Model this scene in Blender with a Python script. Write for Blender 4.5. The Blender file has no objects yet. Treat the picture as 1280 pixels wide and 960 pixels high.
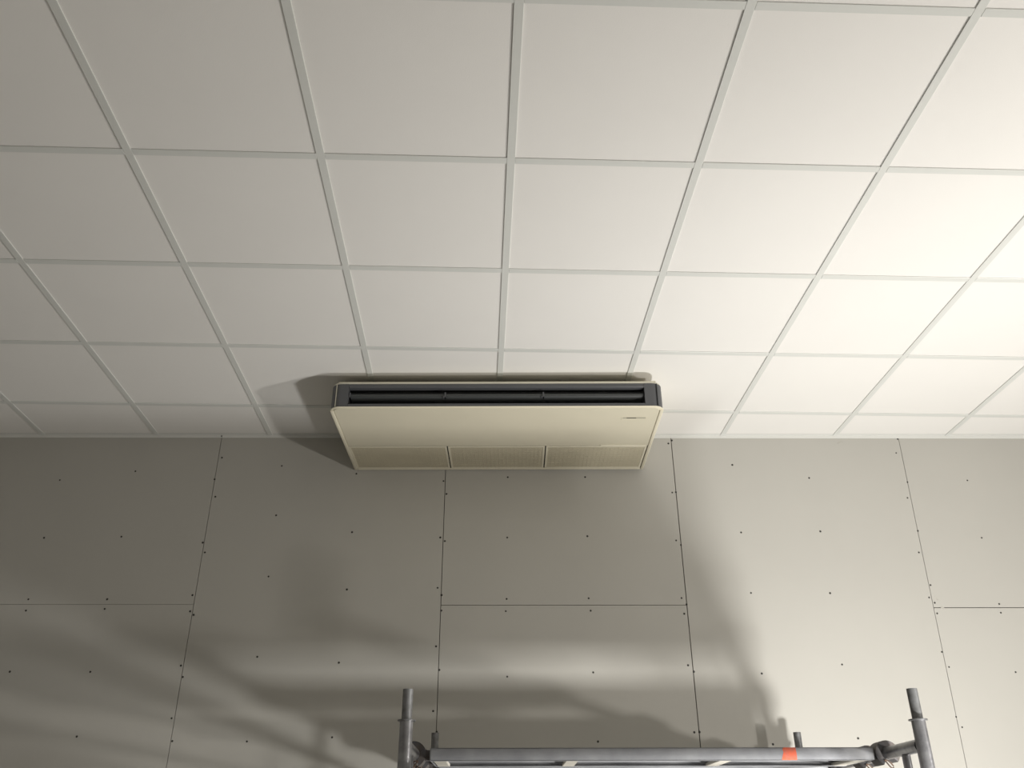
import bpy, bmesh, math, random
from mathutils import Matrix, Vector

random.seed(7)
scene = bpy.context.scene
COL = scene.collection

# ------------------------------------------------------------------ camera
H = 3.45                     # ceiling height; photo measurements are relative to the ceiling plane
F_PX, PITCH, ROLL, YAW = 1087.494, 0.4860, -0.0027, -0.0379
CAM = Vector((-0.080, -1.5362, H - 1.9524))
fwd = Vector((-math.sin(YAW) * math.cos(PITCH), math.cos(YAW) * math.cos(PITCH), math.sin(PITCH)))
r0 = Vector((math.cos(YAW), math.sin(YAW), 0))
u0 = r0.cross(fwd)
right = r0 * math.cos(ROLL) + u0 * math.sin(ROLL)
up = -r0 * math.sin(ROLL) + u0 * math.cos(ROLL)
cd = bpy.data.cameras.new('camera')
cd.sensor_width = 36.0
cd.sensor_fit = 'HORIZONTAL'
cd.lens = 36.0 * F_PX / 1280.0
cd.clip_start = 0.02
cam = bpy.data.objects.new('camera', cd)
COL.objects.link(cam)
m3 = Matrix((right, up, -fwd)).transposed()
cam.matrix_world = Matrix.Translation(CAM) @ m3.to_4x4()
scene.camera = cam

# ------------------------------------------------------------------ world, exposure, lamps' settings
world = bpy.data.worlds.new('world')
scene.world = world
world.use_nodes = True
world.node_tree.nodes['Background'].inputs[0].default_value = (0.9, 0.95, 1.0, 1)
world.node_tree.nodes['Background'].inputs[1].default_value = 0.05
vs = scene.view_settings
vs.view_transform = 'Standard'
vs.look = 'None'
vs.exposure = 0.0
vs.gamma = 1.0
vs.use_curve_mapping = False

# two flood lamps on tripods right of the camera: (x, y, lens height), beam direction, watts
LAMP_NEAR = dict(loc=(1.55, 0.70, H - 2.50), aim=(-0.08, 0.915, 0.39), watts=64.0, color=(1.0, 0.985, 0.955))
LAMP_FAR = dict(loc=(3.84, -0.30, H - 2.50), aim=(-0.76, -0.08, 0.64), watts=102.0, color=(1.0, 0.96, 0.905))

# ------------------------------------------------------------------ helpers
def link(o):
    COL.objects.link(o)
    return o

def tag(o, label=None, cat=None, group=None, kind=None):
    if label: o['label'] = label
    if cat: o['category'] = cat
    if group: o['group'] = group
    if kind: o['kind'] = kind
    return o

def mesh_from(bm, name, mat, smooth=True):
    bmesh.ops.recalc_face_normals(bm, faces=bm.faces[:])
    me = bpy.data.meshes.new(name)
    bm.to_mesh(me)
    bm.free()
    if mat: me.materials.append(mat)
    if smooth:
        for p in me.polygons: p.use_smooth = True
        me.set_sharp_from_angle(angle=math.radians(35))
    return me

def obj(name, bm, mat, parent=None, smooth=True, loc=None):
    o = bpy.data.objects.new(name, mesh_from(bm, name, mat, smooth))
    link(o)
    if parent: o.parent = parent
    if loc: o.location = loc
    return o

def inst(name, me, parent=None, loc=(0, 0, 0), rotz=0.0):
    o = bpy.data.objects.new(name, me)
    link(o)
    if parent: o.parent = parent
    o.location = loc
    o.rotation_euler = (0, 0, rotz)
    return o

def empty(name, loc, rotz=0.0):
    o = bpy.data.objects.new(name, None)
    o.empty_display_size = 0.1
    link(o)
    o.location = loc
    o.rotation_euler = (0, 0, rotz)
    return o

def copy_tree(o, parent=None):
    c = o.copy()
    link(c)
    if parent: c.parent = parent
    for ch in list(o.children): copy_tree(ch, c)
    return c

def box(bm, x0, x1, y0, y1, z0, z1, bev=0.0, seg=1):
    vs_ = [bm.verts.new((x, y, z)) for z in (z0, z1) for y in (y0, y1) for x in (x0, x1)]
    fs = [bm.faces.new([vs_[i] for i in f]) for f in
          ((0, 2, 3, 1), (4, 5, 7, 6), (0, 1, 5, 4), (2, 6, 7, 3), (0, 4, 6, 2), (1, 3, 7, 5))]
    if bev > 0:
        es = list({e for f in fs for e in f.edges})
        bmesh.ops.bevel(bm, geom=es, offset=bev, segments=seg, affect='EDGES', profile=0.5)

def cyl(bm, p0, p1, r, seg=20, r2=None):
    p0, p1 = Vector(p0), Vector(p1)
    d = p1 - p0
    mat = Matrix.Translation((p0 + p1) / 2) @ d.to_track_quat('Z', 'Y').to_matrix().to_4x4()
    bmesh.ops.create_cone(bm, cap_ends=True, cap_tris=False, segments=seg, radius1=r,
                          radius2=r if r2 is None else r2, depth=d.length, matrix=mat)

def pipe(bm, p0, p1, ro, ri, seg=24):
    """open tube with a wall thickness"""
    p0, p1 = Vector(p0), Vector(p1)
    d = p1 - p0
    q = d.to_track_quat('Z', 'Y').to_matrix()
    rings = []
    for p, r in ((p0, ro), (p1, ro), (p1, ri), (p0, ri)):
        rings.append([bm.verts.new(p + q @ Vector((r * math.cos(2 * math.pi * k / seg), r * math.sin(2 * math.pi * k / seg), 0)))
                      for k in range(seg)])
    for a in range(4):
        A, B = rings[a], rings[(a + 1) % 4]
        for k in range(seg):
            bm.faces.new((A[k], A[(k + 1) % seg], B[(k + 1) % seg], B[k]))

def prism(bm, pts, x0, x1):
    """extrude a (y,z) outline along x"""
    a = [bm.verts.new((x0, y, z)) for y, z in pts]
    b = [bm.verts.new((x1, y, z)) for y, z in pts]
    bm.faces.new(a[::-1]); bm.faces.new(b)
    n = len(pts)
    for i in range(n):
        bm.faces.new((a[i], a[(i + 1) % n], b[(i + 1) % n], b[i]))

def loft(bm, rings, cap=True):
    vr = [[bm.verts.new(p) for p in r] for r in rings]
    n = len(vr[0])
    for a, b in zip(vr, vr[1:]):
        for i in range(n):
            bm.faces.new((a[i], a[(i + 1) % n], b[(i + 1) % n], b[i]))
    if cap:
        bm.faces.new(vr[0][::-1]); bm.faces.new(vr[-1])

def tube_path(bm, pts, r, seg=8):
    pts = [Vector(p) for p in pts]
    rings = []
    for i, p in enumerate(pts):
        a = pts[max(i - 1, 0)]; b = pts[min(i + 1, len(pts) - 1)]
        q = (b - a).to_track_quat('Z', 'Y').to_matrix()
        rings.append([p + q @ Vector((r * math.cos(2 * math.pi * k / seg), r * math.sin(2 * math.pi * k / seg), 0)) for k in range(seg)])
    loft(bm, rings)

# ------------------------------------------------------------------ materials
def mat_basic(name, col, rough=0.6, metal=0.0, var=0.0, vscale=3.0, bump=0.0, bscale=200.0, col2=None, spec=0.5):
    m = bpy.data.materials.new(name)
    m.use_nodes = True
    nt = m.node_tree
    b = nt.nodes['Principled BSDF']
    b.inputs['Roughness'].default_value = rough
    b.inputs['Metallic'].default_value = metal
    b.inputs['Specular IOR Level'].default_value = spec
    tc = nt.nodes.new('ShaderNodeTexCoord')
    if var > 0 or col2:
        nz = nt.nodes.new('ShaderNodeTexNoise')
        nz.inputs['Scale'].default_value = vscale
        nz.inputs['Detail'].default_value = 5
        nt.links.new(tc.outputs['Object'], nz.inputs['Vector'])
        rp = nt.nodes.new('ShaderNodeValToRGB')
        c2 = col2 or tuple(c * (1 - var) for c in col)
        rp.color_ramp.elements[0].position = 0.35
        rp.color_ramp.elements[1].position = 0.65
        rp.color_ramp.elements[0].color = (*c2, 1)
        rp.color_ramp.elements[1].color = (*col, 1)
        nt.links.new(nz.outputs['Fac'], rp.inputs['Fac'])
        nt.links.new(rp.outputs['Color'], b.inputs['Base Color'])
    else:
        b.inputs['Base Color'].default_value = (*col, 1)
    if bump > 0:
        n2 = nt.nodes.new('ShaderNodeTexNoise')
        n2.inputs['Scale'].default_value = bscale
        n2.inputs['Detail'].default_value = 3
        nt.links.new(tc.outputs['Object'], n2.inputs['Vector'])
        bp = nt.nodes.new('ShaderNodeBump')
        bp.inputs['Strength'].default_value = bump
        bp.inputs['Distance'].default_value = 0.002
        nt.links.new(n2.outputs['Fac'], bp.inputs['Height'])
        nt.links.new(bp.outputs['Normal'], b.inputs['Normal'])
    return m

M = {}
M['tile'] = mat_basic('vinyl_ceiling_tile', (0.83, 0.815, 0.785), 0.75, var=0.012, vscale=2.5, bump=0.12, bscale=260, spec=0.25)
M['tee'] = mat_basic('painted_tee', (0.685, 0.695, 0.665), 0.32)
M['angle'] = mat_basic('painted_wall_angle', (0.70, 0.70, 0.67), 0.45)
M['plenum'] = mat_basic('concrete_slab', (0.25, 0.25, 0.24), 0.9, var=0.2)
M['gypsum'] = mat_basic('gypsum_board_paper', (0.465, 0.452, 0.415), 0.85, var=0.03, vscale=1.7, bump=0.08, bscale=320, spec=0.2)
M['joint'] = mat_basic('dark_joint', (0.16, 0.15, 0.13), 0.9)
M['paint'] = mat_basic('wall_paint', (0.66, 0.65, 0.62), 0.85, var=0.03)
M['screw'] = mat_basic('black_screw', (0.025, 0.023, 0.02), 0.5)
M['floor'] = mat_basic('concrete_floor', (0.45, 0.44, 0.42), 0.7, var=0.2, vscale=1.2, bump=0.2, bscale=60)
M['beige'] = mat_basic('beige_plastic', (0.69, 0.645, 0.51), 0.5, var=0.02, vscale=6)
M['beige_grille'] = mat_basic('beige_grille', (0.52, 0.475, 0.355), 0.55, var=0.05, vscale=9)
M['cover'] = mat_basic('top_cover', (0.66, 0.635, 0.53), 0.5)
M['charcoal'] = mat_basic('charcoal_plastic', (0.085, 0.087, 0.092), 0.45, var=0.08, vscale=8)
M['louver'] = mat_basic('louver_grey', (0.045, 0.048, 0.048), 0.5)
M['black'] = mat_basic('black_cavity', (0.012, 0.012, 0.012), 0.8)
M['badge'] = mat_basic('badge_plate', (0.42, 0.395, 0.31), 0.4)
M['badge_print'] = mat_basic('badge_print', (0.10, 0.095, 0.07), 0.5)
M['galv'] = mat_basic('galvanised_tube', (0.36, 0.36, 0.375), 0.34, 0.85, vscale=26, col2=(0.22, 0.22, 0.23), bump=0.3, bscale=90)
M['galv_pin'] = mat_basic('galvanised_pin', (0.26, 0.265, 0.27), 0.42, 0.7, vscale=30, col2=(0.15, 0.15, 0.15), bump=0.3, bscale=90)
M['rail'] = mat_basic('galvanised_rail', (0.33, 0.335, 0.35), 0.55, 0.25, vscale=12, col2=(0.255, 0.26, 0.275), bump=0.2, bscale=70)
M['deck'] = mat_basic('galvanised_deck', (0.40, 0.40, 0.40), 0.5, 0.3, vscale=9, col2=(0.28, 0.28, 0.28))
M['hook'] = mat_basic('hook_steel', (0.085, 0.085, 0.092), 0.6, 0.2, vscale=30, col2=(0.085, 0.07, 0.06))
M['rust'] = mat_basic('rusty_steel', (0.12, 0.075, 0.05), 0.8, 0.2, vscale=60, col2=(0.05, 0.04, 0.035))
M['crosspiece'] = mat_basic('cream_primer', (0.62, 0.59, 0.52), 0.6, var=0.1, vscale=20)
M['orange'] = mat_basic('orange_paint', (0.75, 0.13, 0.055), 0.6, vscale=60, col2=(0.55, 0.15, 0.10))
M['lamp_body'] = mat_basic('lamp_housing', (0.05, 0.05, 0.055), 0.5, 0.4)
M['rubber'] = mat_basic('black_rubber', (0.02, 0.02, 0.02), 0.8)
def emis(name, col, s):
    m = bpy.data.materials.new(name); m.use_nodes = True
    b = m.node_tree.nodes['Principled BSDF']
    b.inputs['Base Color'].default_value = (0.8, 0.8, 0.8, 1)
    b.inputs['Emission Color'].default_value = (*col, 1)
    b.inputs['Emission Strength'].default_value = s
    return m
M['lens'] = emis('lit_lens', (1.0, 0.95, 0.88), 4.0)

# ------------------------------------------------------------------ the room
WY, WA = 2.7492, -0.0286          # far wall: y at x=0 and its small skew to the ceiling grid
XL, XR, YB = -4.6, 5.6, -4.6
def wall_y(x): return WY + math.tan(WA) * x

bm = bmesh.new(); box(bm, XL - .1, XR + .1, YB - .1, 3.1, -0.12, 0)
tag(obj('floor', bm, M['floor'], smooth=False), 'grey concrete floor of the unfinished room', 'floor', kind='structure')
bm = bmesh.new(); box(bm, XL - .1, XL, YB - .1, 2.95, 0, H + .45)
tag(obj('wall_left', bm, M['paint'], smooth=False), 'plain grey side wall left of the boarded wall', 'wall', kind='structure')
bm = bmesh.new(); box(bm, XR, XR + .1, YB - .1, 2.58, 0, H + .45)
tag(obj('wall_right', bm, M['paint'], smooth=False), 'plain grey side wall right of the boarded wall', 'wall', kind='structure')
bm = bmesh.new(); box(bm, XL, XR, YB - .1, YB, 0, H + .45)
tag(obj('wall_front', bm, M['paint'], smooth=False), 'plain grey wall facing the boarded wall', 'wall', kind='structure')

# ceiling: slab above, with the hung grid and tiles as its pieces
T = 0.61
bm = bmesh.new(); box(bm, XL - .1, XR + .1, YB - .1, 3.1, H + 0.35, H + 0.45)
ceil = tag(obj('ceiling', bm, M['plenum'], smooth=False), 'suspended ceiling of square white tiles in a metal grid', 'ceiling', kind='structure')

I0, I1 = -7, 9                     # grid lines x = i*T
xs = [XL] + [i * T for i in range(I0, I1 + 1)] + [XR]
js = [YB] + [j * T for j in range(-7, 5)]
js[-1] = 2.428
tile_cache = {}
def tile_mesh(w, d):
    k = (round(w, 3), round(d, 3))
    if k not in tile_cache:
        b = bmesh.new(); g = 0.004
        box(b, -w / 2 + g, w / 2 - g, -d / 2 + g, d / 2 - g, 0.0, 0.012)
        tile_cache[k] = mesh_from(b, 'ceiling_tile', M['tile'], False)
    return tile_cache[k]
for a, b_ in zip(xs, xs[1:]):
    for c, d_ in zip(js, js[1:]):
        o = inst('ceiling_tile', tile_mesh(b_ - a, d_ - c), ceil, ((a + b_) / 2, (c + d_) / 2, H + random.uniform(0, .0006)))
    # cut tile against the skewed wall
    bm = bmesh.new(); g = 0.004
    lo = [(a + g, js[-1] + g), (b_ - g, js[-1] + g), (b_ - g, wall_y(b_) - .002), (a + g, wall_y(a) - .002)]
    loft(bm, [[(x, y, H) for x, y in lo], [(x, y, H + .012) for x, y in lo]])
    obj('ceiling_tile', bm, M['tile'], ceil, False)

TW, TD = 0.0265, 0.004             # tee face width and how far it stands below the tiles
def tee_mesh(L):
    b = bmesh.new()
    box(b, -TW / 2, TW / 2, -L / 2, L / 2, -TD, 0.0, bev=0.0008)
    box(b, -.001, .001, -L / 2, L / 2, 0.0, 0.034)
    return mesh_from(b, 'grid_tee', M['tee'], False)
for x in xs[1:-1]:
    y1 = wall_y(x) - .001
    inst('main_tee', tee_mesh(y1 - YB), ceil, (x, (YB + y1) / 2, H))
ct = {}
for a, b_ in zip(xs, xs[1:]):
    L = b_ - a - TW - 0.0006
    k = round(L, 3)
    if k not in ct: ct[k] = tee_mesh(L)
    for y in js[1:]:
        inst('cross_tee', ct[k], ceil, ((a + b_) / 2, y, H), math.pi / 2)

# far wall: studs' backing, gypsum boards hung on it, all in the wall's own skewed frame
bm = bmesh.new(); box(bm, -4.66, 5.62, 0.013, 0.12, 0, H + .40)
wall = tag(obj('wall_back', bm, M['joint'], smooth=False), 'wall of grey gypsum boards with dark screws', 'wall', kind='structure')
wall.location = (0, WY, 0); wall.rotation_euler = (0, 0, WA)
seams = [-4.655, -3.908, -2.693, -1.480, -0.270, 0.940, 2.1585, 3.379, 4.599, 5.615]
gapw = {-1.480: .0030, -0.270: .0034, 0.940: .0042, 2.1585: .0028}
tiltx = {2.1585: 0.018}            # this joint leans: measured at top and bottom
def lean(s, z): return s + tiltx.get(s, 0) * ((z - (H - .8)) / .8 * .9)
for n, (a, b_) in enumerate(zip(seams, seams[1:])):
    ga, gb = gapw.get(a, .003) / 2, gapw.get(b_, .003) / 2
    zs = [H + .03, H - (.912 if n < 3 else .917 if n == 4 else .930), 0.0] if n % 2 == 0 else [H + .03, H - 2.135, 0.0]
    hg = .0008 if n == 2 else .0014 if n == 4 else .0020
    for zt, zb in zip(zs, zs[1:]):
        t_ = zt - (hg if zt < H else 0); bt = zb + (hg if zb > 0 else 0)
        bm = bmesh.new()
        q = [(lean(a, bt) + ga, bt), (lean(b_, bt) - gb, bt), (lean(b_, t_) - gb, t_), (lean(a, t_) + ga, t_)]
        loft(bm, [[(x, 0.0, z) for x, z in q], [(x, 0.0125, z) for x, z in q]])
        obj('gypsum_board', bm, M['gypsum'], wall, False)

SCREWS = [(-1.904,-0.212),(-2.289,-0.262),(-2.294,-0.575),(-1.904,-0.569),(-2.293,-0.887),(-2.291,-0.942),(-1.908,-0.887),(-1.910,-0.934),(-2.293,-1.229),(-1.914,-1.230),(-1.912,-1.515),(-1.482,-0.009),(-1.461,-0.134),(-1.481,-0.257),(-1.462,-0.354),(-1.487,-0.600),(-1.468,-0.651),(-1.494,-0.867),(-1.492,-0.946),(-1.472,-0.963),(-1.492,-1.202),(-1.474,-1.254),(-1.494,-1.437),(-1.473,-1.535),(-1.138,-0.181),(-1.134,-0.455),(-1.132,-0.774),(-1.136,-1.162),(-1.133,-1.537),(-0.736,-0.545),(-0.737,-0.839),(-0.745,-1.189),(-0.746,-1.520),(-0.740,-0.225),(0.059,-0.244),(0.467,-0.243),(-0.279,-0.266),(-0.261,-0.338),(0.056,-0.573),(0.465,-0.566),(-0.285,-0.573),(-0.261,-0.592),(-0.289,-0.831),(-0.268,-0.867),(-0.266,-0.943),(0.053,-0.886),(0.049,-0.946),(0.458,-0.883),(0.465,-0.944),(-0.286,-1.114),(-0.266,-1.223),(-0.288,-1.407),(0.056,-1.254),(0.464,-1.235),(0.920,-0.329),(0.939,-0.327),(0.917,-0.588),(0.939,-0.612),(0.917,-0.882),(0.939,-0.913),(0.923,-0.959),(0.918,-1.203),(0.943,-1.232),(0.924,-0.049),(0.944,-0.031),(1.254,-0.173),(1.652,-0.247),(1.254,-0.546),(1.662,-0.540),(1.264,-0.857),(1.657,-0.858),(1.265,-1.241),(1.655,-1.200),(0.918,-1.501),(0.942,-1.500),(1.274,-1.553),(1.670,-1.528),(2.169,-0.021),(2.144,-0.103),(2.169,-0.270),(2.150,-0.358),(2.165,-0.537),(2.145,-0.651),(2.166,-0.818),(2.145,-0.880),(2.167,-0.906),(2.167,-0.958),(2.147,-1.142),(2.165,-1.212),(2.145,-1.436),(2.162,-1.481),(2.489,-0.260),(2.485,-0.574),(2.485,-0.912),(2.482,-0.955),(2.478,-1.236),(-0.268,-1.498),(0.472,-1.540)]
for z in (-1.86, -2.2, -2.55, -2.9, -3.3):        # the rows go on below the picture
    for s in (-2.69, -2.29, -1.91, -1.49, -1.13, -.74, -.28, .055, .465, .93, 1.26, 1.66, 2.155, 2.485, 2.9, 3.37):
        SCREWS.append((s + random.uniform(-.006, .006), z + random.uniform(-.02, .02)))
bm = bmesh.new()
for s, z in SCREWS:
    r = random.uniform(.0052, .0064)
    if s > 2.1: r *= .85
    cyl(bm, (s, 0.001, H + z), (s, -0.0012, H + z), r, 8, r * .8)
tag(obj('screw_heads', bm, M['screw'], wall), kind='stuff')

# two small scuffs of filler on the boards
M['scuff'] = mat_basic('filler_scuff', (0.36, 0.345, 0.31), 0.9, vscale=160, col2=(0.47, 0.455, 0.41))
for pts, r in ((((1.838, -.049), (1.846, -.042), (1.858, -.038), (1.868, -.041)), .0035),
               (((2.176, -.872), (2.180, -.886), (2.187, -.893)), .003), (((2.193, -.926), (2.206, -.933)), .006)):
    bm = bmesh.new(); tube_path(bm, [(x, 0, H + z) for x, z in pts], r, 8)
    for v_ in bm.verts: v_.co.y *= .06
    obj('filler_scuff', bm, M['scuff'], wall)
# wall angle at the ceiling edge
bm = bmesh.new()
box(bm, -4.6, 5.55, -0.0012, 0.0, H - 0.018, H)
box(bm, -4.6, 5.55, -0.022, 0.0, H - 0.0016, H - 0.0004)
ang = tag(obj('trim_1', bm, M['angle'], smooth=False), 'thin white metal angle where ceiling meets the boarded wall', 'trim', kind='structure')
ang.location = (0, WY, 0); ang.rotation_euler = (0, 0, WA)

# ------------------------------------------------------------------ ceiling suspended air conditioner
AW, AD = 1.530, 0.738
ZB, ZC, ZT = -0.2055, -0.1965, -0.080     # underside, top of the beige pan's edge, top of the dark front (all below ceiling)
ac = empty('air_conditioner', (-0.016, 2.002, H), -0.038)
tag(ac, 'beige ceiling suspended air conditioner with a dark outlet along its front', 'air conditioner')

def plan(inset, z, R=0.052, n=7, y1=AD):
    """rounded-front outline, counter-clockwise"""
    w = AW / 2 - inset; r = R - inset * .5
    p = [(-w, y1 - inset, z)]
    for k in range(n + 1):
        a = math.pi + (math.pi / 2) * k / n
        p.append((-w + r + r * math.cos(a), inset + r + r * math.sin(a), z))
    for k in range(n + 1):
        a = 1.5 * math.pi + (math.pi / 2) * k / n
        p.append((w - r + r * math.cos(a), inset + r + r * math.sin(a), z))
    p.append((w, y1 - inset, z))
    return p

GY0, GY1 = 0.432, 0.716            # intake grille zone on the underside
SB = 0.020                         # side bead
# body: pan edge, inner casing and the back half of the sides
bm = bmesh.new()
loft(bm, [plan(.006, ZB + .0035), plan(.001, ZB + .006), plan(0, ZC), plan(.012, ZC + .001)])
box(bm, -AW / 2 + .02, AW / 2 - .02, 0.075, AD - .004, ZC, -0.030)
for s in (-1, 1):
    x0, x1 = sorted((s * (AW / 2 - .022), s * (AW / 2 - .003)))
    box(bm, x0, x1, 0.16, AD - .004, ZC, -0.06, bev=.004)
obj('casing', bm, M['beige'], ac)
# smooth front half of the underside
bm = bmesh.new()
w = AW / 2 - SB - .002
pts = [(-w, GY0 - .002), (-w, .030)]
pts += [(-w + .03 - .03 * math.cos(a), .0335 - .0275 * math.sin(a)) for a in [math.pi / 2 * k / 5 for k in range(1, 6)]]
pts += [(w - .03 + .03 * math.sin(a), .0335 - .0275 * math.cos(a)) for a in [math.pi / 2 * k / 5 for k in range(0, 5)]]
pts += [(w, .030), (w, GY0 - .002)]
loft(bm, [[(x, y, ZB + .004) for x, y in pts], [(x, y, ZB + .0008) for x, y in pts],
          [(x * .9985, .03 + (y - .03) * .994, ZB) for x, y in pts]])
obj('underside_panel', bm, M['beige'], ac)
# side beads that run front to back along both lower edges
for s in (-1, 1):
    bm = bmesh.new()
    x0, x1 = sorted((s * (AW / 2 - SB), s * (AW / 2 - .004)))
    box(bm, x0, x1, 0.030, AD - .004, ZB - .0025, ZB + .006, bev=.0032, seg=2)
    obj('side_bead', bm, M['beige'], ac)
# rear rim
bm = bmesh.new(); box(bm, -AW / 2 + SB + .001, AW / 2 - SB - .001, GY1 + .001, AD - .005, ZB - .002, ZB + .005, bev=.002)
obj('rear_rim', bm, M['beige'], ac)
# dark slot behind the grilles
bm = bmesh.new(); box(bm, -AW / 2 + SB, AW / 2 - SB, GY0, GY1, ZB + .0026, ZB + .0034)
obj('intake_recess', bm, M['black'], ac, False)
gx = [-AW / 2 + SB, -0.253, 0.2365, AW / 2 - SB]
for k, (a, b_) in enumerate(zip(gx, gx[1:])):
    a += .0005 if k == 0 else .0030; b_ -= .0030 if k < 2 else .0042
    bm = bmesh.new()
    z0, z1 = ZB + .0022, ZB - .0005
    box(bm, a, b_, GY0 + .0008, GY0 + .014, z1, z0, bev=.001)
    box(bm, a, b_, GY1 - .012, GY1 - .0005, z1, z0, bev=.001)
    box(bm, a, a + .010, GY0 + .014, GY1 - .012, z1, z0)
    box(bm, b_ - .010, b_, GY0 + .014, GY1 - .012, z1, z0)
    g = obj('intake_grille', bm, M['beige'], ac, False)
    bm = bmesh.new()
    box(bm, a + .010, b_ - .010, GY0 + .014, GY1 - .012, ZB + .0010, z0)
    nr = 23
    for i in range(1, nr):
        x = a + .010 + (b_ - a - .020) * i / nr
        box(bm, x - .0022, x + .0022, GY0 + .014, GY1 - .012, ZB + .0002, ZB + .0010)
    for i in range(1, 14):
        y = GY0 + .014 + (GY1 - GY0 - .026) * i / 14
        box(bm, a + .010, b_ - .010, y - .0012, y + .0012, ZB + .0005, ZB + .0010)
    tag(obj('grille_slats', bm, M['beige_grille'], g, False), kind='stuff')
# latch strip ahead of one grille
bm = bmesh.new(); box(bm, gx[2] + .27, gx[3] - .008, GY0 - .018, GY0 - .004, ZB - .003, ZB, bev=.0012)
obj('grille_latch', bm, M['beige'], ac)
# maker's badge: frame, plate and the dark print on it
bm = bmesh.new(); box(bm, 0.578, 0.696, 0.096, 0.130, ZB - .0012, ZB, bev=.0008)
bd = obj('badge', bm, M['beige'], ac)
bm = bmesh.new(); box(bm, 0.584, 0.690, 0.100, 0.113, ZB - .0017, ZB - .0012)
obj('badge_band', bm, M['badge'], bd, False)
bm = bmesh.new(); x = 0.6025
for wdt in (.006, .004, .007, .005, .004, .006, .005, .007):
    box(bm, x, x + wdt * .85, 0.1015, 0.1115, ZB - .0021, ZB - .0017); x += wdt
obj('badge_print', bm, M['badge_print'], bd, False)

# dark front: rounded end caps, top and bottom rails round the outlet
SX0, SX1 = -0.679, 0.677            # outlet slot
ZS0, ZS1 = -0.1805, -0.1000
def front_band(x0, x1, z0, z1, th=0.018, inset=0.003, side=0):
    """slice of the rounded front outline, given thickness"""
    bm = bmesh.new()
    out = [(x, y) for x, y, _ in plan(inset, 0, n=9, y1=0.16 + inset)]
    inn = [(x, y) for x, y, _ in plan(inset + th, 0, n=9, y1=0.16 + inset + th)]
    if side:
        h = len(out) // 2
        if side < 0: out, inn = out[:h], inn[:h]
        else: out, inn = out[h:], inn[h:]
        if side < 0: out.append((x1, inset)); inn.append((x1, inset + th))
        else: out.insert(0, (x0, inset)); inn.insert(0, (x0, inset + th))
    ring = out + inn[::-1]
    e = .003
    loft(bm, [[(x, y, z0) for x, y in ring], [(x, y, z1) for x, y in ring]])
    return bm
for s, x in ((-1, SX0), (1, SX1)):
    bm = front_band(x if s > 0 else 0, x if s < 0 else 0, ZC + .001, ZT, side=s)
    # small return that gives the slot's end some depth
    box(bm, *sorted((x, x + s * .012)), .02, .075, ZS0 - .004, ZS1 + .004)
    c = obj('end_cap', bm, M['charcoal'], ac)
    bm = bmesh.new()
    xe = s * (AW / 2 - .030)
    box(bm, xe - .0013, xe + .0013, .0018, .010, ZC + .002, ZT - .001)
    obj('cap_seam', bm, M['louver'] if s > 0 else M['badge'], c, False)
bm = bmesh.new(); box(bm, SX0, SX1, .003, .030, ZS1, ZT, bev=.002)
obj('outlet_top_rail', bm, M['charcoal'], ac)
bm = bmesh.new(); box(bm, SX0, SX1, .003, .030, ZC + .001, ZS0, bev=.002)
obj('outlet_bottom_rail', bm, M['charcoal'], ac)
bm = bmesh.new()
box(bm, SX0, SX1, .072, .076, ZS0 - .003, ZS1 + .003)
box(bm, SX0, SX1, .030, .074, ZS1 + .0005, ZS1 + .004)
box(bm, SX0, SX1, .030, .074, ZS0 - .004, ZS0 - .0005)
obj('outlet_cavity', bm, M['black'], ac, False)
# air vane with its little hinges
bm = bmesh.new()
prism(bm, [(.014, -.127), (.0125, -.139), (.018, -.144), (.052, -.157), (.054, -.153), (.022, -.138)], SX0 + .010, SX1 - .006)
v = obj('louver', bm, M['louver'], ac)
for x in (SX0 + .006, -0.236, 0.214):
    bm = bmesh.new(); box(bm, x - .003, x + .003, .008, .03, -.147, -.121); box(bm, x - .010, x + .003, .008, .03, -.147, -.142)
    obj('louver_hinge', bm, M['charcoal'], v, False)
bm = bmesh.new()
prism(bm, [(.040, -.105), (.040, -.110), (.060, -.114), (.060, -.109)], SX0 + .004, SX1 - .004)
obj('upper_vane', bm, M['louver'], ac)

# top cover: pale lip over the outlet, sloping up to the ceiling
bm = bmesh.new()
loft(bm, [plan(.012, ZT), plan(.006, ZT + .0015), plan(.007, ZT + .0105), plan(.022, ZT + .0135), plan(.125, -.024), plan(.135, -.020)])
obj('top_cover', bm, M['cover'], ac)
for x in (-.62, .62):
    for y in (.18, .60):
        bm = bmesh.new(); cyl(bm, (x, y, -.02), (x, y, 0.0), .006, 10); box(bm, x - .02, x + .02, y - .02, y + .02, -.02, -.016)
        obj('hanger_bolt', bm, M['galv'], ac)

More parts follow.
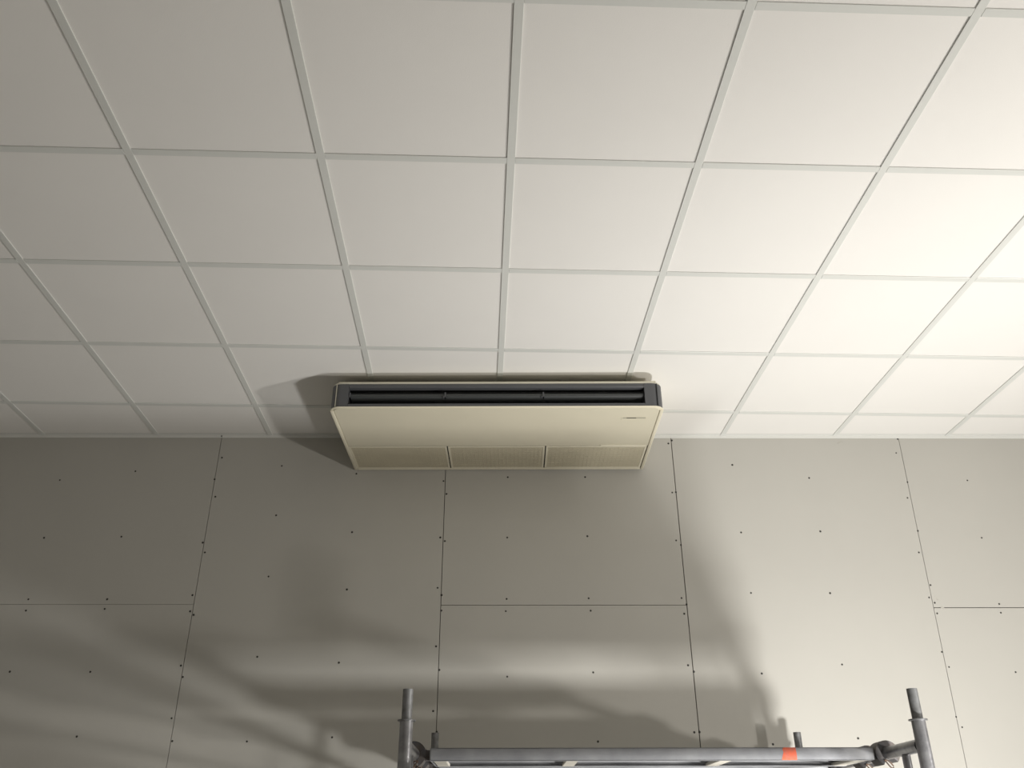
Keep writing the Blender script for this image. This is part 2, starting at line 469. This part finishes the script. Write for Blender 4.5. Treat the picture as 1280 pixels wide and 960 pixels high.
# ------------------------------------------------------------------ scaffold
SA = WA
sc_o = Vector((0.503, 1.364, 0.0))             # middle between the two near posts
ex = Vector((math.cos(SA), math.sin(SA), 0)); ey = Vector((-math.sin(SA), math.cos(SA), 0))
HALF = 0.807                                    # half the distance between the frames
FW = 1.237                                      # frame width, near post to far post
Z_MID = H - 1.800
Z_COL, Z_PIN, Z_LED = H - 1.612, H - 1.516, H - 1.683
sc = empty('scaffold', sc_o, SA)
tag(sc, 'galvanised tube scaffold standing before the boarded wall', 'scaffold')
def make_frame(side):
    """one end frame: posts with coupling pins, ledgers and struts (local to the scaffold)"""
    f = empty('end_frame', (side * HALF, 0, 0)); f.parent = sc
    for y in (0.0, FW):
        bm = bmesh.new()
        pipe(bm, (0, y, 0.006), (0, y, Z_COL), .0212, .0180)
        box(bm, -.05, .05, y - .05, y + .05, 0, .006)
        obj('post', bm, M['galv'], f)
        bm = bmesh.new(); pipe(bm, (0, y, Z_COL - .12), (0, y, Z_PIN), .0165, .0135)
        obj('coupling_pin', bm, M['galv_pin'], f)
        bm = bmesh.new(); cyl(bm, (0, y, Z_COL), (0, y, Z_COL + .004), .0285, 24)
        obj('collar', bm, M['galv_pin'], f)
        for z in (0.55, 1.45):
            bm = bmesh.new(); cyl(bm, (-side * .015, y, z), (-side * .052, y, z), .007, 10); cyl(bm, (-side * .050, y, z), (-side * .056, y, z), .013, 10)
            obj('brace_stud', bm, M['galv_pin'], f)
    bm = bmesh.new(); cyl(bm, (0, .018, Z_LED), (0, FW - .018, Z_LED), .0200, 22)
    obj('top_ledger', bm, M['galv'], f)
    bm = bmesh.new(); cyl(bm, (0, .018, Z_LED - .36), (0, FW - .018, Z_LED - .36), .0165, 18)
    obj('lower_ledger', bm, M['galv'], f)
    bm = bmesh.new(); cyl(bm, (0, .018, Z_MID), (0, FW - .018, Z_MID), .0165, 18)
    obj('middle_ledger', bm, M['galv'], f)
    for y in (.140, FW - .315):
        bm = bmesh.new(); cyl(bm, (0, y, Z_LED - .018), (0, y, Z_LED - .345), .0135, 16)
        obj('strut', bm, M['galv'], f)
    for y, s in ((0, 1), (FW, -1)):
        bm = bmesh.new(); cyl(bm, (0, y + s * .018, 0.95), (0, y + s * .42, Z_LED - .36), .0135, 14)
        obj('knee_brace', bm, M['galv'], f)
    return f
make_frame(-1)
make_frame(1)

PL = 2 * HALF
def make_plank(label, y0, width, zl_abs=None, hooks=None):
    """steel plank, hooked over both ledgers; local x along the plank, y from its near edge"""
    zl_abs = zl_abs or Z_LED
    zbase = zl_abs - .023
    p = empty('scaffold_plank', sc_o + ey * y0 + Vector((0, 0, zbase)), SA)
    tag(p, label, 'scaffold plank', 'steel planks of the scaffold deck')
    xb = PL / 2 - .060
    for y, s in ((0, 1), (width, -1)):
        bm = bmesh.new()
        yy = lambda t: y + s * t
        for a, b_, c, d in ((0, .003, 0, .040), (0, .022, 0, .0025), (0, .020, .0375, .040)):
            box(bm, -xb, xb, *sorted((yy(a), yy(b_))), c, d)
        rl = obj('side_rail', bm, M['rail'], p, False)
    bm = bmesh.new()
    pts = []
    n = 6
    for i in range(n):
        c = .02 + (width - .04) * (i + .5) / n; h = (width - .04) / n / 2
        pts += [(c - h, .034), (c - h * .55, .034), (c - h * .40, .0385), (c + h * .40, .0385), (c + h * .55, .034)]
    pts.append((width - .02, .034))
    ring = pts + [(y, z - .0018) for y, z in pts[::-1]]
    prism(bm, ring, -xb, xb)
    obj('deck_sheet', bm, M['deck'], p, False)
    for x in (-xb + .028, -.268, .255, xb - .028):
        bm = bmesh.new(); box(bm, x - .022, x + .022, .004, width - .004, .001, .012, bev=.002)
        obj('crosspiece', bm, M['crosspiece'], p)
    for s in (-1, 1):
        bm = bmesh.new(); box(bm, *sorted((s * (xb - .001), s * (xb + .004))), .002, width - .002, .002, .039)
        obj('end_plate', bm, M['rail'], p, False)
        for y in hooks or (.055, width - .055):
            zl = .023
            bm = bmesh.new()
            xc = s * PL / 2
            # C-shaped strap that wraps over the ledger tube
            ro, ri = .0410, .0208
            angs = [math.radians(222 - 285 * k / 24) for k in range(25)]
            outl = [(xc + s * ro * math.cos(math.pi - a), zl + ro * math.sin(a)) for a in angs]
            innl = [(xc + s * ri * math.cos(math.pi - a), zl + ri * math.sin(a)) for a in angs]
            ring = outl + innl[::-1]
            for yy0 in (y - .034,):
                a_ = [bm.verts.new((x, yy0, z)) for x, z in ring]
                b2 = [bm.verts.new((x, yy0 + .068, z)) for x, z in ring]
                n_ = len(ring)
                for i in range(n_):
                    bm.faces.new((a_[i], a_[(i + 1) % n_], b2[(i + 1) % n_], b2[i]))
                for L_ in (a_, b2):
                    for i in range(24):
                        bm.faces.new((L_[i], L_[i + 1], L_[n_ - 2 - i], L_[n_ - 1 - i]))
            box(bm, *sorted((s * xb, xc - s * .024)), y - .024, y + .024, .004, .036)
            h = obj('hook', bm, M['hook'], p)
            # wire latch that swings under the ledger
            bm = bmesh.new()
            lx, lz = xc - s * .012, zl - .0265
            loop = [(lx - s * .006, lz + .006), (lx + s * .003, lz - .006), (lx + s * .012, lz - .020), (lx + s * .020, lz - .028),
                    (lx + s * .027, lz - .026), (lx + s * .027, lz - .018), (lx + s * .020, lz - .008), (lx + s * .010, lz + .004)]
            tube_path(bm, [(lx + (x - lx) * .8, y - .038, lz + (z - lz) * .75) for x, z in loop + loop[:1]], .0026)
            obj('latch', bm, M['rust'], h)
    return p
p1 = make_plank('grey steel scaffold plank with an orange paint mark on its side rail', 0.262, 0.285)
bm = bmesh.new()
n = 9
pts = [(-.004, .0005), (.002, .0003), (.0475, .0002), (.0485, .020), (.047, .0398), (.008, .0399), (.002, .036), (.0045, .024), (-.001, .010)]
a_ = [bm.verts.new((.4405 + x, -.0004, z)) for x, z in pts]; b2 = [bm.verts.new((.4405 + x, .0006, z)) for x, z in pts]
bm.faces.new(a_); bm.faces.new(b2[::-1])
for i in range(n): bm.faces.new((a_[i], a_[(i + 1) % n], b2[(i + 1) % n], b2[i]))
mk = obj('paint_mark', bm, M['orange'], p1, False)
mk['label'] = 'orange paint mark'
p2 = make_plank('grey steel scaffold plank nearest the gypsum board wall', 0.735, 0.37)
p3 = make_plank('unseen grey steel scaffold plank added on the middle rung to shade the wall', -0.125, 0.235, Z_MID, hooks=(.192,))  # unseen plank, added to keep the near lamp off the wall under the air conditioner

# cross braces between the frames, below the picture
for yb in (0.0, FW):
    for d in (-1, 1):
        bm = bmesh.new()
        x = HALF - .052
        cyl(bm, (-d * x, yb - .012 * d, .55), (d * x, yb - .012 * d, 1.45), .0105, 12)
        obj('cross_brace', bm, M['galv'], sc)

# ------------------------------------------------------------------ flood lamps on the floor
def make_flood(label, spec):
    x, y, z = spec['loc']
    aim = Vector(spec['aim']).normalized()
    rz = math.atan2(aim.y, aim.x) - math.pi / 2          # local +y is the beam's heading
    tilt = math.asin(aim.z)
    f = empty('flood_lamp', (x, y, 0), rz)
    tag(f, label, 'lamp', 'flood lamps on tripods')
    R = Matrix.Translation((0, 0, z)) @ Matrix.Rotation(tilt, 4, 'X')
    def tilted(bm): bmesh.ops.transform(bm, matrix=R, verts=bm.verts[:]); return bm
    bm = bmesh.new(); box(bm, -.13, .13, -.055, -.006, -.10, .10, bev=.008, seg=2)
    for i in range(9):
        xx = -.10 + .025 * i
        box(bm, xx - .002, xx + .002, -.085, -.054, -.085, .085)
    obj('housing', tilted(bm), M['lamp_body'], f)
    bm = bmesh.new()
    for q in ((-.13, .13, .088, .10), (-.13, .13, -.10, -.088), (-.13, -.118, -.088, .088), (.118, .13, -.088, .088)):
        box(bm, q[0], q[1], -.006, .002, q[2], q[3])
    obj('bezel', tilted(bm), M['lamp_body'], f, False)
    bm = bmesh.new(); box(bm, -.117, .117, -.006, -.003, -.087, .087)
    obj('lens', tilted(bm), M['lens'], f, False)
    bm = bmesh.new()
    for s in (-1, 1): box(bm, *sorted((s * .134, s * .140)), -.035, -.010, z - .135, z + .02)
    box(bm, -.14, .14, -.035, -.010, z - .141, z - .135)
    obj('yoke', bm, M['lamp_body'], f, False)
    bm = bmesh.new(); cyl(bm, (0, -.022, .12), (0, -.022, z - .141), .012, 14)
    obj('stand_pole', bm, M['lamp_body'], f)
    for k in range(3):
        a = math.radians(90 + 120 * k)
        bm = bmesh.new(); cyl(bm, (0, -.022, .40), (.34 * math.cos(a), -.022 + .34 * math.sin(a), .012), .009, 10)
        lg = obj('tripod_leg', bm, M['lamp_body'], f)
        bm = bmesh.new(); cyl(bm, (.34 * math.cos(a), -.022 + .34 * math.sin(a), 0), (.34 * math.cos(a), -.022 + .34 * math.sin(a), .03), .014, 10)
        obj('rubber_foot', bm, M['rubber'], lg)
    ld = bpy.data.lights.new('flood_light', 'AREA')
    ld.shape = 'RECTANGLE'; ld.size = .23; ld.size_y = .17
    ld.energy = spec['watts']; ld.color = spec['color']
    lo = link(bpy.data.objects.new('flood_light', ld))
    lo.parent = f
    lo.matrix_local = R @ Matrix.Translation((0, .004, 0)) @ Matrix.Rotation(math.radians(90), 4, 'X')
    return f
make_flood('black flood lamp on a tripod beside the scaffold', LAMP_NEAR)
make_flood('black flood lamp on a tripod near the side wall', LAMP_FAR)
